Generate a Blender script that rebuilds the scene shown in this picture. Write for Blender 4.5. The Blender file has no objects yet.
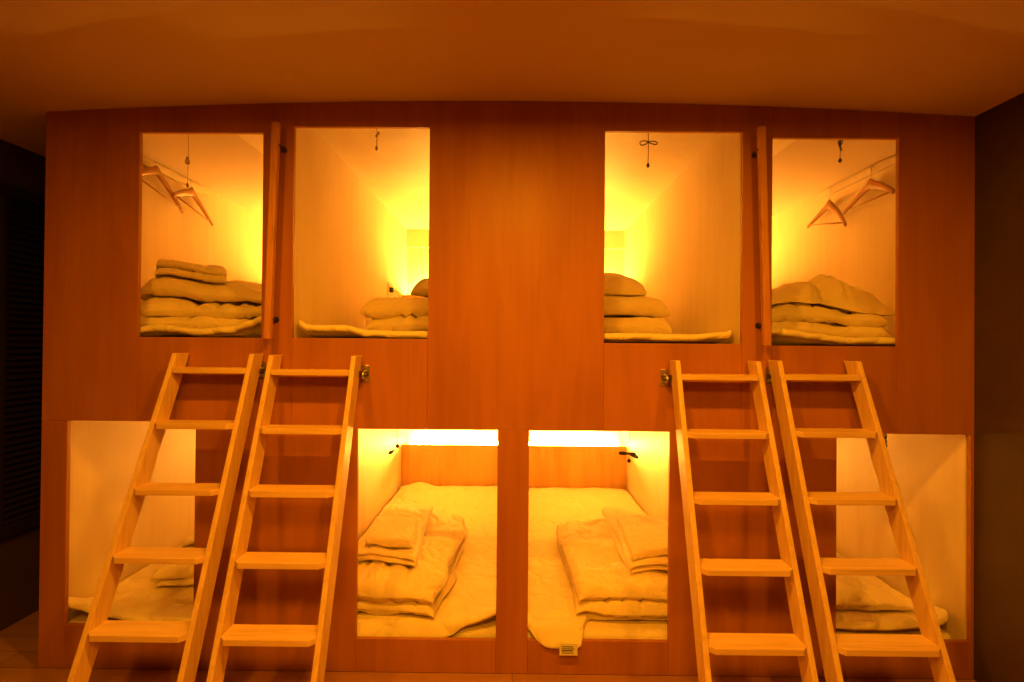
import bpy, math, random
from mathutils import Vector, Matrix, noise

random.seed(7)
SC = bpy.context.scene
COL = SC.collection
R = math.radians

# ------------------------------------------------------------------ camera
F = 530.0                       # focal length in pixels for a 1024 px wide frame
CAM = Vector((0.0, -2.3, 1.42))
VPX, VPY, ROLL = 515.0, 345.0, R(0.5)
yc = Vector(((VPX - 512) / F, (341 - VPY) / F, -1.0)).normalized()
xc = Vector((math.cos(ROLL), -math.sin(ROLL), 0.0))
xc = (xc - yc * xc.dot(yc)).normalized()
zc = xc.cross(yc)
M3 = Matrix((xc, yc, zc))       # camera axes -> world

def ray(px, py):
    return M3 @ Vector(((px - 512) / F, (341 - py) / F, -1.0))

def W(px, py, y=0.0):           # point of the plane at depth y
    d = ray(px, py)
    return CAM + d * ((y - CAM.y) / d.y)

def PZ(px, py, z):              # point of the plane at height z
    d = ray(px, py)
    return CAM + d * ((z - CAM.z) / d.z)

cd = bpy.data.cameras.new('camera')
cam = bpy.data.objects.new('camera', cd)
COL.objects.link(cam)
cam.matrix_world = Matrix.Translation(CAM) @ M3.to_4x4()
cd.sensor_width = 36.0
cd.lens = F / 1024 * 36.0
cd.clip_start = 0.02
SC.camera = cam

# ------------------------------------------------------------------ materials
def new_mat(name):
    m = bpy.data.materials.new(name)
    m.use_nodes = True
    nt = m.node_tree
    b = nt.nodes['Principled BSDF']
    return m, nt, b

def nd(nt, kind, **kw):
    n = nt.nodes.new(kind)
    for k, v in kw.items():
        if k in n.inputs:
            n.inputs[k].default_value = v
        else:
            setattr(n, k, v)
    return n

def ramp(nt, stops):
    r = nt.nodes.new('ShaderNodeValToRGB')
    el = r.color_ramp.elements
    while len(el) < len(stops):
        el.new(0.5)
    for e, (p, c) in zip(el, stops):
        e.position = p
        e.color = (*c, 1)
    return r

def wood(name, dark, mid, light, axis='z', scale=1.0, rough=0.5, spec=0.3, blotch=0.5, bump=0.05):
    m, nt, b = new_mat(name)
    L = nt.links
    tc = nd(nt, 'ShaderNodeTexCoord')
    info = nd(nt, 'ShaderNodeObjectInfo')
    add = nd(nt, 'ShaderNodeVectorMath', operation='ADD')
    sc = nd(nt, 'ShaderNodeVectorMath', operation='SCALE')
    comb = nd(nt, 'ShaderNodeCombineXYZ')
    for i in range(3):
        L.new(info.outputs['Random'], comb.inputs[i])
    L.new(comb.outputs[0], sc.inputs[0]); sc.inputs['Scale'].default_value = 13.0
    L.new(tc.outputs['Object'], add.inputs[0]); L.new(sc.outputs[0], add.inputs[1])
    mp = nd(nt, 'ShaderNodeMapping')
    s = [14 * scale] * 3
    s['xyz'.index(axis)] = 0.9 * scale
    mp.inputs['Scale'].default_value = s
    L.new(add.outputs[0], mp.inputs[0])
    n1 = nd(nt, 'ShaderNodeTexNoise'); n1.inputs['Scale'].default_value = 2.2
    n1.inputs['Detail'].default_value = 8; n1.inputs['Distortion'].default_value = 0.8
    L.new(mp.outputs[0], n1.inputs[0])
    mp2 = nd(nt, 'ShaderNodeMapping')
    s2 = [3.2 * scale] * 3
    s2['xyz'.index(axis)] = 0.8 * scale
    mp2.inputs['Scale'].default_value = s2
    L.new(add.outputs[0], mp2.inputs[0])
    n2 = nd(nt, 'ShaderNodeTexNoise'); n2.inputs['Scale'].default_value = 1.2
    n2.inputs['Detail'].default_value = 3; n2.inputs['Distortion'].default_value = 1.6
    L.new(mp2.outputs[0], n2.inputs[0])
    mix = nd(nt, 'ShaderNodeMix', data_type='FLOAT')
    mix.inputs['Factor'].default_value = blotch
    L.new(n1.outputs[0], mix.inputs['A']); L.new(n2.outputs[0], mix.inputs['B'])
    cr = ramp(nt, [(0.30, dark), (0.52, mid), (0.74, light)])
    L.new(mix.outputs['Result'], cr.inputs[0])
    L.new(cr.outputs[0], b.inputs['Base Color'])
    b.inputs['Roughness'].default_value = rough
    b.inputs['Specular IOR Level'].default_value = spec
    bp = nd(nt, 'ShaderNodeBump'); bp.inputs['Strength'].default_value = bump
    bp.inputs['Distance'].default_value = 0.004
    L.new(n1.outputs[0], bp.inputs['Height']); L.new(bp.outputs[0], b.inputs['Normal'])
    return m

def plain(name, col, rough=0.6, metal=0.0, var=0.06, nscale=6.0, spec=0.3):
    m, nt, b = new_mat(name)
    tc = nd(nt, 'ShaderNodeTexCoord')
    n = nd(nt, 'ShaderNodeTexNoise'); n.inputs['Scale'].default_value = nscale
    n.inputs['Detail'].default_value = 5
    nt.links.new(tc.outputs['Object'], n.inputs[0])
    cr = ramp(nt, [(0.3, tuple(c * (1 - var) for c in col)), (0.7, tuple(min(1, c * (1 + var)) for c in col))])
    nt.links.new(n.outputs[0], cr.inputs[0])
    nt.links.new(cr.outputs[0], b.inputs['Base Color'])
    b.inputs['Roughness'].default_value = rough
    b.inputs['Metallic'].default_value = metal
    b.inputs['Specular IOR Level'].default_value = spec
    return m

def fabric(name, col, weave=900.0, quilt=0.0, wr=0.25):
    m, nt, b = new_mat(name)
    L = nt.links
    tc = nd(nt, 'ShaderNodeTexCoord')
    n = nd(nt, 'ShaderNodeTexNoise'); n.inputs['Scale'].default_value = 26
    n.inputs['Detail'].default_value = 6; n.inputs['Distortion'].default_value = 0.6
    L.new(tc.outputs['Object'], n.inputs[0])
    b.inputs['Base Color'].default_value = (*col, 1)
    b.inputs['Roughness'].default_value = 0.9
    b.inputs['Specular IOR Level'].default_value = 0.15
    b.inputs['Sheen Weight'].default_value = 0.1
    bp = nd(nt, 'ShaderNodeBump'); bp.inputs['Strength'].default_value = wr
    bp.inputs['Distance'].default_value = 0.01
    L.new(n.outputs[0], bp.inputs['Height'])
    rn = nd(nt, 'ShaderNodeTexNoise'); rn.inputs['Scale'].default_value = 7
    rn.inputs['Detail'].default_value = 3; rn.inputs['Distortion'].default_value = 1.4
    L.new(tc.outputs['Object'], rn.inputs[0])
    rc = ramp(nt, [(0.40, (1, 1, 1)), (0.5, (0, 0, 0)), (0.60, (1, 1, 1))])
    L.new(rn.outputs[0], rc.inputs[0])
    b3 = nd(nt, 'ShaderNodeBump'); b3.inputs['Strength'].default_value = wr * 1.0
    b3.inputs['Distance'].default_value = 0.014
    L.new(rc.outputs[0], b3.inputs['Height']); L.new(bp.outputs[0], b3.inputs['Normal'])
    last = b3 if not quilt else bp
    if quilt:
        v = nd(nt, 'ShaderNodeTexVoronoi', feature='DISTANCE_TO_EDGE')
        v.inputs['Scale'].default_value = 9
        L.new(tc.outputs['Object'], v.inputs[0])
        cr = ramp(nt, [(0.0, (0, 0, 0)), (0.25, (1, 1, 1))])
        L.new(v.outputs['Distance'], cr.inputs[0])
        b2 = nd(nt, 'ShaderNodeBump'); b2.inputs['Strength'].default_value = quilt
        b2.inputs['Distance'].default_value = 0.012
        L.new(cr.outputs[0], b2.inputs['Height'])
        L.new(bp.outputs[0], b2.inputs['Normal'])
        last = b2
    L.new(last.outputs[0], b.inputs['Normal'])
    return m

LIGHT = (1.0, 0.345, 0.009)
LAMP = (1.0, 0.43, 0.05)

def emissive(name, strength):
    m, nt, b = new_mat(name)
    b.inputs['Base Color'].default_value = (0.9, 0.9, 0.85, 1)
    b.inputs['Emission Color'].default_value = (*LAMP, 1)
    b.inputs['Emission Strength'].default_value = strength
    return m

PLY = wood('lauan_plywood', (0.36, 0.125, 0.03), (0.435, 0.165, 0.042), (0.50, 0.20, 0.055), 'z', 0.8, 0.42, 0.35, 0.6)
PLYH = wood('headboard_plywood', (0.50, 0.28, 0.08), (0.62, 0.38, 0.12), (0.70, 0.45, 0.16), 'z', 0.9, 0.45, 0.3, 0.6)
BIRCH = wood('pale_ply_lining', (0.74, 0.61, 0.40), (0.80, 0.67, 0.46), (0.83, 0.71, 0.50), 'z', 0.8, 0.5, 0.25, 0.6, 0.02)
PINE = wood('pine', (0.62, 0.40, 0.20), (0.78, 0.54, 0.30), (0.86, 0.64, 0.38), 'z', 2.2, 0.45, 0.3, 0.35)
PINEX = wood('pine_rung', (0.62, 0.40, 0.20), (0.78, 0.54, 0.30), (0.86, 0.64, 0.38), 'x', 2.2, 0.45, 0.3, 0.35)
HANGW = wood('hanger_wood', (0.32, 0.14, 0.03), (0.40, 0.18, 0.04), (0.46, 0.22, 0.05), 'y', 4, 0.4, 0.4, 0.3)
BARW = wood('grab_bar_wood', (0.42, 0.17, 0.05), (0.58, 0.27, 0.09), (0.68, 0.34, 0.13), 'z', 3, 0.35, 0.4, 0.35)
PAINT = plain('white_paint', (0.80, 0.66, 0.46), 0.7)
CEILP = plain('ceiling_paint', (0.68, 0.54, 0.38), 0.85, var=0.03, nscale=1.5)
DARKW = plain('dark_wall_paint', (0.075, 0.042, 0.022), 0.8, var=0.1)
DARKL = plain('dark_louver_paint', (0.022, 0.013, 0.009), 0.55)
METAL = plain('zinc_metal', (0.62, 0.6, 0.56), 0.32, 1.0)
DMETAL = plain('dark_metal', (0.16, 0.13, 0.11), 0.35, 0.9)
CORD = plain('dark_cord', (0.035, 0.018, 0.012), 0.6)
GCORD = plain('tan_cord', (0.30, 0.17, 0.09), 0.7)
BLACK = plain('black_plastic', (0.02, 0.016, 0.014), 0.5)
COTTON = fabric('white_cotton', (0.90, 0.79, 0.52), wr=0.22)
PADM = fabric('quilted_pad', (0.88, 0.78, 0.50), quilt=0.6, wr=0.2)
FUTON = fabric('futon_cotton', (0.82, 0.71, 0.46), wr=0.2)
TOWEL = fabric('towel_cotton', (0.87, 0.77, 0.52), wr=0.3)
BASEM = wood('bed_base_board', (0.20, 0.09, 0.04), (0.3, 0.14, 0.06), (0.36, 0.18, 0.08), 'x', 1, 0.6)
TAGM = plain('care_tag_white', (0.8, 0.76, 0.68), 0.7)
INK = plain('tag_ink', (0.06, 0.05, 0.05), 0.7)
GLOWS = {True: emissive('lamp_glow', 740.0), False: emissive('lamp_glow_dimmed', 360.0)}

def floor_mat():
    m, nt, b = new_mat('floor_planks')
    L = nt.links
    tc = nd(nt, 'ShaderNodeTexCoord')
    br = nd(nt, 'ShaderNodeTexBrick')
    br.inputs['Scale'].default_value = 1.0
    br.inputs['Brick Width'].default_value = 0.9
    br.inputs['Row Height'].default_value = 0.12
    br.inputs['Mortar Size'].default_value = 0.0015
    br.inputs['Color1'].default_value = (0.40, 0.19, 0.07, 1)
    br.inputs['Color2'].default_value = (0.47, 0.24, 0.09, 1)
    br.inputs['Mortar'].default_value = (0.12, 0.05, 0.02, 1)
    L.new(tc.outputs['Object'], br.inputs[0])
    mp = nd(nt, 'ShaderNodeMapping'); mp.inputs['Scale'].default_value = (2, 40, 2)
    L.new(tc.outputs['Object'], mp.inputs[0])
    n = nd(nt, 'ShaderNodeTexNoise'); n.inputs['Scale'].default_value = 2; n.inputs['Detail'].default_value = 6
    L.new(mp.outputs[0], n.inputs[0])
    mx = nd(nt, 'ShaderNodeMix', data_type='RGBA', blend_type='MULTIPLY')
    mx.inputs['Factor'].default_value = 0.5
    cr = ramp(nt, [(0.3, (0.6, 0.6, 0.6)), (0.7, (1.0, 1.0, 1.0))])
    L.new(n.outputs[0], cr.inputs[0])
    L.new(br.outputs[0], mx.inputs['A']); L.new(cr.outputs[0], mx.inputs['B'])
    L.new(mx.outputs['Result'], b.inputs['Base Color'])
    b.inputs['Roughness'].default_value = 0.4
    return m
FLOORM = floor_mat()

# ------------------------------------------------------------------ helpers
class MB:
    def __init__(self):
        self.v, self.f = [], []

    def quadbox(self, pts):                 # 8 points: bottom ring of 4, top ring of 4
        o = len(self.v)
        self.v += [tuple(p) for p in pts]
        for q in ((0, 3, 2, 1), (4, 5, 6, 7), (0, 1, 5, 4), (1, 2, 6, 5), (2, 3, 7, 6), (3, 0, 4, 7)):
            self.f.append([o + i for i in q])
        return self

    def box(self, x0, x1, y0, y1, z0, z1):
        return self.quadbox([(x0, y0, z0), (x1, y0, z0), (x1, y1, z0), (x0, y1, z0),
                             (x0, y0, z1), (x1, y0, z1), (x1, y1, z1), (x0, y1, z1)])

    def prism(self, poly, z0, z1):          # polygon in xy, counter-clockwise
        o = len(self.v); n = len(poly)
        self.v += [(x, y, z0) for x, y in poly] + [(x, y, z1) for x, y in poly]
        self.f.append([o + n - 1 - i for i in range(n)])
        self.f.append([o + n + i for i in range(n)])
        for i in range(n):
            j = (i + 1) % n
            self.f.append([o + i, o + j, o + n + j, o + n + i])
        return self

    def tube(self, pts, rad, seg=8, closed=False, flat=None):
        """flat: optional (axis vector, factor) squashing the section along the axis"""
        pts = [Vector(p) for p in pts]
        n = len(pts)
        rr = rad if isinstance(rad, (list, tuple)) else [rad] * n
        o = len(self.v)
        prev = None
        for i, p in enumerate(pts):
            if closed:
                t = pts[(i + 1) % n] - pts[i - 1]
            else:
                t = pts[min(i + 1, n - 1)] - pts[max(i - 1, 0)]
            t.normalize()
            if prev is None:
                ref = Vector((1, 0, 0)) if abs(t.x) < 0.8 else Vector((0, 1, 0))
                if flat:
                    ref = Vector(flat[0])
                a = (ref - t * ref.dot(t)).normalized()
            else:
                a = (prev - t * prev.dot(t)).normalized()
            prev = a
            c = t.cross(a)
            for k in range(seg):
                an = 2 * math.pi * k / seg
                fa = flat[1] if flat else 1.0
                self.v.append(tuple(p + a * (rr[i] * fa * math.cos(an)) + c * (rr[i] * math.sin(an))))
        m = n if closed else n - 1
        for i in range(m):
            for k in range(seg):
                a0 = o + i * seg + k; a1 = o + i * seg + (k + 1) % seg
                j = (i + 1) % n
                b0 = o + j * seg + k; b1 = o + j * seg + (k + 1) % seg
                self.f.append([a0, a1, b1, b0])
        if not closed:
            self.f.append([o + k for k in reversed(range(seg))])
            self.f.append([o + (n - 1) * seg + k for k in range(seg)])
        return self

    def ball(self, c, r, sz=1.0, seg=12, rings=8):
        c = Vector(c)
        pts, rad = [], []
        for i in range(rings + 1):
            a = math.pi * i / rings
            pts.append(c + Vector((0, 0, -math.cos(a) * r * sz)))
            rad.append(max(math.sin(a) * r, 1e-4))
        return self.tube(pts, rad, seg)

    def build(self, name, mat, parent=None, smooth=False, bevel=0.0, base=None):
        """mesh data is kept in world coordinates minus `base`; parts sit under their Empty"""
        off = Vector(base) if base is not None else (parent_base(parent) if parent else Vector((0, 0, 0)))
        me = bpy.data.meshes.new(name)
        me.from_pydata([tuple(Vector(v) - off) for v in self.v], [], self.f)
        me.validate(); me.update()
        me.materials.append(mat)
        if smooth:
            me.polygons.foreach_set('use_smooth', [True] * len(me.polygons))
        o = bpy.data.objects.new(name, me)
        COL.objects.link(o)
        if parent is not None:
            o.parent = parent
        else:
            o.location = off
        if bevel:
            b = o.modifiers.new('bevel', 'BEVEL'); b.width = bevel; b.segments = 2; b.limit_method = 'ANGLE'
        return o

BASES = {}
def parent_base(p):
    return BASES.get(p.name, Vector((0, 0, 0)))

def tag(o, label=None, cat=None, group=None, kind=None):
    if label: o['label'] = label
    if cat: o['category'] = cat
    if group: o['group'] = group
    if kind: o['kind'] = kind
    return o

def empty(name, loc, label, cat, group=None):
    o = bpy.data.objects.new(name, None)
    COL.objects.link(o)
    o.location = loc
    o.empty_display_size = 0.1
    BASES[o.name] = Vector(loc)
    return tag(o, label, cat, group)

def keep(o, parent):            # base of a part that carries sub-parts equals its parent's base
    BASES[o.name] = parent_base(parent)
    return o

def sm(a, b, x):
    t = max(0.0, min(1.0, (x - a) / (b - a)))
    return t * t * (3 - 2 * t)

def nz(x, y, z):
    return noise.noise(Vector((x, y, z)))

def interp(tab, x):
    if x <= tab[0][0]: return tab[0][1]
    for (x0, y0), (x1, y1) in zip(tab, tab[1:]):
        if x <= x1:
            t = (x - x0) / (x1 - x0); t = t * t * (3 - 2 * t)
            return y0 + (y1 - y0) * t
    return tab[-1][1]

# ------------------------------------------------------------------ room shell
XL, XR = -2.06, 1.985            # ends of the plywood front
XLW = -2.5                       # side wall of the passage with the louvered shutter
zmid = W(525, 101).z
zend = (W(47, 111).z + W(973, 117).z) / 2
def ceil_z(x):
    return zmid - (zmid - zend) * (x / 2.02) ** 2

cb = MB()
NX = 24
YC = [-3.4, 0.0, 2.58]
x0, x1 = XLW, XR
for layer in (0.0, 0.06):
    for yy in YC:
        for i in range(NX + 1):
            x = x0 + (x1 - x0) * i / NX
            cb.v.append((x, yy, ceil_z(x) + layer))
per = (NX + 1) * len(YC)
for r in range(len(YC) - 1):
    for i in range(NX):
        a = r * (NX + 1) + i; b = a + 1; c = b + NX + 1; d = a + NX + 1
        cb.f.append([a, d, c, b])
        cb.f.append([per + a, per + b, per + c, per + d])
tag(cb.build('ceiling', CEILP, smooth=True), kind='structure')
tag(MB().box(XLW, XR, -3.4, 2.58, -0.06, 0.0).build('floor', FLOORM), kind='structure')
tag(MB().box(XR, XR + 0.08, -3.4, 2.58, 0, 2.6).build('wall_right', DARKW), kind='structure')
tag(MB().box(XLW - 0.08, XLW, -3.4, 2.58, 0, 2.6).build('wall_left', DARKW), kind='structure')
tag(MB().box(XLW, XL, 2.52, 2.58, 0, 2.5).build('wall_end', DARKW), kind='structure')

# ------------------------------------------------------------------ plywood front with its eight openings
T = 0.02
OPEN = {
    'O1': ((142.3, 134), (266, 131.5), (134.8, 337), (258.3, 337.5)),
    'O2': ((297.5, 128), (431.5, 126), (289, 337), (426, 339.5)),
    'O3': ((605, 129), (741, 134), (604.5, 343), (743.5, 344)),
    'O4': ((771, 135.5), (897.5, 141), (773.5, 346), (899.5, 346)),
    'O5': ((67.5, 418.5), (195, 424), (64.5, 622), (193.5, 629)),
    'O6': ((356.5, 429), (498, 432), (357.5, 638.5), (495.5, 640.5)),
    'O7': ((530, 432), (672, 433.5), (527, 641), (666, 641)),
    'O8': ((838, 432), (970.5, 432), (835, 641), (970.5, 641)),
}
RECT = {}
for k, (tl, tr, bl, br) in OPEN.items():
    p = [W(*q) for q in (tl, tr, bl, br)]
    RECT[k] = [(p[0].x + p[2].x) / 2, (p[1].x + p[3].x) / 2, (p[2].z + p[3].z) / 2, (p[0].z + p[1].z) / 2]
RECT['O8'][1] = min(RECT['O8'][1], XR - 0.014)
SEAM = 0.0003
wall = MB()
facade = bpy.data.objects.new('wall_back', None)
COL.objects.link(facade); BASES['wall_back'] = Vector((0, 0, 0))
facade['kind'] = 'structure'
facade.empty_display_size = 0.1

def panel(x0, x1, z0, z1, mat=PLY, y0=0.0, top=False):
    s = SEAM
    if top:
        zz0, zz1 = ceil_z(x0), ceil_z(x1)
    else:
        zz0 = zz1 = z1 - s
    m = MB().quadbox([(x0 + s, y0, z0 + s), (x1 - s, y0, z0 + s), (x1 - s, T, z0 + s), (x0 + s, T, z0 + s),
                      (x0 + s, y0, zz0), (x1 - s, y0, zz1), (x1 - s, T, zz1), (x0 + s, T, zz0)])
    return m.build('plywood_panel', mat, facade, bevel=0.0015)

r = RECT
zq = (r['O6'][3] + r['O7'][3] + r['O8'][3]) / 3
zl = [r['O5'][3], zq, zq, zq]
# the upper tier
panel(XL, r['O1'][0], zl[0], None, top=True)
panel(r['O1'][0], r['O1'][1], r['O1'][3], None, top=True)
panel(r['O1'][0], r['O1'][1], zl[0], r['O1'][2])
panel(r['O1'][1], r['O2'][0], zl[1], None, top=True)
panel(r['O2'][0], r['O2'][1], r['O2'][3], None, top=True)
panel(r['O2'][0], r['O2'][1], zl[1], r['O2'][2])
xm = (r['O2'][1] + r['O3'][0]) / 2
panel(r['O2'][1], r['O3'][0], zl[2], None, top=True)
panel(r['O3'][0], r['O3'][1], r['O3'][3], None, top=True)
panel(r['O3'][0], r['O3'][1], zl[2], r['O3'][2])
panel(r['O3'][1], r['O4'][0], zl[3], None, top=True)
panel(r['O4'][0], r['O4'][1], r['O4'][3], None, top=True)
panel(r['O4'][0], r['O4'][1], zl[3], r['O4'][2])
panel(r['O4'][1], XR, zl[3], None, top=True)
# the lower tier
panel(XL, r['O5'][0], 0, zl[0])
panel(r['O5'][0], r['O5'][1], 0, r['O5'][2])
xs_ = r['O1'][1]
sp = [(r['O5'][1] + SEAM, SEAM), (r['O6'][0] - SEAM, SEAM), (r['O6'][0] - SEAM, zl[1] - SEAM), (xs_ + SEAM, zl[1] - SEAM), (xs_ + SEAM, zl[0] - SEAM), (r['O5'][1] + SEAM, zl[0] - SEAM)]
lm = MB()
lm.v = [(x, 0.0, z) for x, z in sp] + [(x, T, z) for x, z in sp]
lm.f = [list(range(6)), list(range(11, 5, -1))] + [[i, 6 + i, 6 + (i + 1) % 6, (i + 1) % 6] for i in range(6)]
lm.build('plywood_panel', PLY, facade, bevel=0.0015)
panel(r['O6'][0], r['O6'][1], 0, r['O6'][2])
panel(r['O6'][1], r['O7'][0], 0, zl[1])
panel(r['O7'][0], r['O7'][1], 0, r['O7'][2])
panel(r['O7'][1], r['O8'][0], 0, zl[2])
panel(r['O8'][0], r['O8'][1], 0, r['O8'][2])
panel(r['O8'][1], XR, 0, zl[3])
# the closed end of the block beside the passage
MB().box(XL, XL + 0.018, T + 0.001, 2.51, 0, ceil_z(XL)).build('end_panel', PLY, facade)

# ------------------------------------------------------------------ eight sleeping capsules
ZU0, ZU1 = 1.405, 2.455          # clear height of the upper tier
ZL0, ZL1 = 0.09, 1.30
XB = [-2.035, -1.0, 0.0, 0.995, 1.98]
YB = 2.495
HF = 2.33                        # front face of the headboard
PT = 0.012                       # lining thickness
def capsule(i, upper, label):
    xa, xb = XB[i] + 0.003, XB[i + 1] - 0.003
    z0, z1 = (ZU0, ZU1) if upper else (ZL0, ZL1)
    t = empty('sleeping_capsule', ((xa + xb) / 2, 1.1, z0 - 0.03), label, 'sleeping capsule', 'sleeping capsules of the bunk block')
    ya = T + 0.002
    for s in (0, 1):
        a, b = (xa, xa + PT) if s == 0 else (xb - PT, xb)
        MB().box(a, b, ya, 1.138, z0, z1).build('side_panel', BIRCH, t)
        MB().box(a, b, 1.140, YB + PT, z0, z1).build('side_panel', BIRCH, t)
    MB().box(xa, xb, ya, YB + PT, z1 + 0.0005, z1 + PT).build('capsule_ceiling', BIRCH, t)
    MB().box(xa + PT + 0.0005, xb - PT - 0.0005, YB, YB + PT, z0, z1 - 0.0005).build('back_panel', PAINT, t)
    MB().box(xa, xb, ya, YB + PT, z0 - 0.03, z0 - 0.0005).build('bed_base', BASEM, t)
    x0, x1 = xa + PT + 0.002, xb - PT - 0.002
    zt = -0.014 if upper else 0.006
    zh = z0 + (0.447 if upper else 0.453)
    hb = MB().box(x0, x1, HF, HF + 0.018, z0, zh)
    hb = keep(hb.build('headboard', PLYH, t, bevel=0.002), t)
    MB().box(x0, x1, HF + 0.0185, YB - 0.001, zh - 0.10, zh - 0.085).build('ledge', PAINT, hb)
    lamp = keep(MB().box(x0 + 0.05, x1 - 0.05, HF + 0.05, HF + 0.10, zh - 0.0845, zh + zt - 0.0135).build('lamp_housing', PAINT, t), t)
    lamp.name = 'reading_lamp'
    BASES[lamp.name] = parent_base(t)
    MB().tube([(x0 + 0.06, HF + 0.075, zh + zt), (x1 - 0.06, HF + 0.075, zh + zt)], 0.0125, 10).build('tube', GLOWS[upper or i in (1, 2)], lamp)
    if upper:                    # the boxed-in soffit along the head end
        MB().box(x0, x1, YB - 0.035, YB - 0.001, z1 - 0.16, z1 - 0.001).build('soffit', PAINT, t)
    return t

SH, PL = 'at the louvered shutter end', 'at the plain dark wall end'
capsule(0, True, 'upper end capsule with wooden hangers ' + SH)
capsule(1, True, 'upper middle capsule on the louvered shutter side of the wide centre panel')
capsule(2, True, 'upper middle capsule with dark bow-tied cord showing in full')
capsule(3, True, 'upper end capsule with wooden hangers ' + PL)
capsule(0, False, 'lower end capsule behind the ladder ' + SH)
capsule(1, False, 'lower middle capsule with a small towel square on stacked bedding')
capsule(2, False, 'lower middle capsule with bow-tied cord and care tag below the bedding')
capsule(3, False, 'lower end capsule behind the ladder ' + PL)

# ------------------------------------------------------------------ ladders
RUN = 0.3956                      # how far the foot steps out per metre of height
ZT = 1.387
def yf(z):                        # front edge of a rail at height z
    return -0.088 - RUN * (ZT - z)
RD = 0.088
def on_rail(px, py):              # point where a pixel ray meets the leaning front plane of the ladders
    d = ray(px, py)
    # y = -0.088 - RUN*(ZT - z)
    t = (-0.088 - RUN * ZT + RUN * CAM.z - CAM.y) / (d.y - RUN * d.z)
    return CAM + d * t

def ladder(lt, lb, rt, rb, rungs, label):
    A, B, C, D = on_rail(*lt), on_rail(*lb), on_rail(*rt), on_rail(*rb)
    def xl(z): return A.x + (B.x - A.x) * (z - A.z) / (B.z - A.z)
    def xr(z): return C.x + (D.x - C.x) * (z - C.z) / (D.z - C.z)
    t = empty('wooden_ladder', ((xl(0) + xr(0)) / 2, yf(0), 0), label, 'ladder', 'ladders to the upper capsules')
    hw = 0.0100
    ztop = (A.z + C.z) / 2
    for fx in (xl, xr):
        MB().quadbox([(fx(0) - hw, yf(0), 0.0005), (fx(0) + hw, yf(0), 0.0005), (fx(0) + hw, yf(0) + RD, 0.0005), (fx(0) - hw, yf(0) + RD, 0.0005),
                      (fx(ztop) - hw, yf(ztop), ztop), (fx(ztop) + hw, yf(ztop), ztop), (fx(ztop) + hw, yf(ztop) + RD, ztop), (fx(ztop) - hw, yf(ztop) + RD, ztop)]
                     ).build('rail', PINE, t, bevel=0.002)
    zs = [on_rail(*p).z for p in rungs]
    zs.append(zs[-1] - (zs[0] - zs[-1]) / (len(zs) - 1))
    for k, z in enumerate(zs):
        zt, zb = z, z - 0.022
        f0 = yf(z) - (0.006 if k == 0 else 0.020)
        b0 = yf(z) + RD - 0.006
        a, b = xl(z - 0.011) + hw + 0.0005, xr(z - 0.011) - hw - 0.0005
        c = 0.004 if k == 0 else 0.019
        o = MB().prism([(a, b0), (a, f0 + c), (a + c, f0), (b - c, f0), (b, f0 + c), (b, b0)], zb, zt)
        o.build('rung', PINEX, t, bevel=0.0015)
    return t, xl, xr, zs, ztop

L1 = ladder((174.5, 353), (69.5, 682), (251.5, 354), (179.5, 682),
            [(212, 368), (195, 423), (178, 488.5), (160, 556), (140, 633)], 'wooden ladder nearest the louvered shutter, in front of the shaded end capsule')
L2 = ladder((271, 355), (209, 682), (353.5, 356), (313.5, 682),
            [(310, 370), (298, 428), (290, 490.5), (278, 561), (266, 637)], 'wooden ladder standing beside the lower capsule with the small towel square')
L3 = ladder((678, 361), (709, 682), (758.5, 361), (816, 682),
            [(720, 375), (730, 432.5), (740, 498), (750, 568), (760, 646)], 'wooden ladder standing beside the lower capsule with the care tag')
L4 = ladder((780, 361), (841, 682), (859, 361), (953.5, 682),
            [(820, 375), (835, 431.5), (852, 498), (870, 567), (890, 647)], 'wooden ladder nearest the plain dark side wall')

# ------------------------------------------------------------------ ladder hooks on the wall
def hook(px, py, side, label):
    """side: +1 when the ladder rail lies towards +x of the plate"""
    p = W(px, py, -0.004)
    t = empty('ladder_bracket', (p.x, 0, p.z), label, 'bracket', 'metal brackets holding the ladders')
    MB().box(p.x - 0.016, p.x + 0.016, -0.003, -0.0003, p.z - 0.038, p.z + 0.038).build('wall_plate', METAL, t, bevel=0.001)
    for dz in (-0.027, 0.027):
        MB().tube([(p.x, -0.0032, p.z + dz), (p.x, -0.0062, p.z + dz)], 0.005, 10).build('screw', METAL, t)
    h = MB().tube([(p.x, -0.0032, p.z + 0.012), (p.x, -0.035, p.z + 0.012), (p.x, -0.046, p.z + 0.004), (p.x, -0.047, p.z - 0.012), (p.x, -0.036, p.z - 0.018), (p.x, -0.0032, p.z - 0.018)], 0.006, 8)
    h.build('hook', METAL, t, smooth=True)
    MB().tube([(p.x - side * 0.012, -0.036, p.z), (p.x + side * 0.022, -0.036, p.z)], 0.0075, 10).build('pin', DMETAL, t)
    MB().box(min(p.x + side * 0.008, p.x + side * 0.021), max(p.x + side * 0.008, p.x + side * 0.021), -0.056, -0.018, p.z - 0.016, p.z + 0.016).build('latch', DMETAL, t, bevel=0.002)
    return t
hook(262.5, 371, -1, 'metal bracket between the two ladders nearest the louvered shutter')
hook(365.5, 374, -1, 'metal bracket beside the ladder at the towel square capsule')
hook(664.5, 378, +1, 'metal bracket beside the ladder at the care tag capsule')
hook(769.5, 376, +1, 'metal bracket between the two ladders nearest the plain dark wall')

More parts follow.
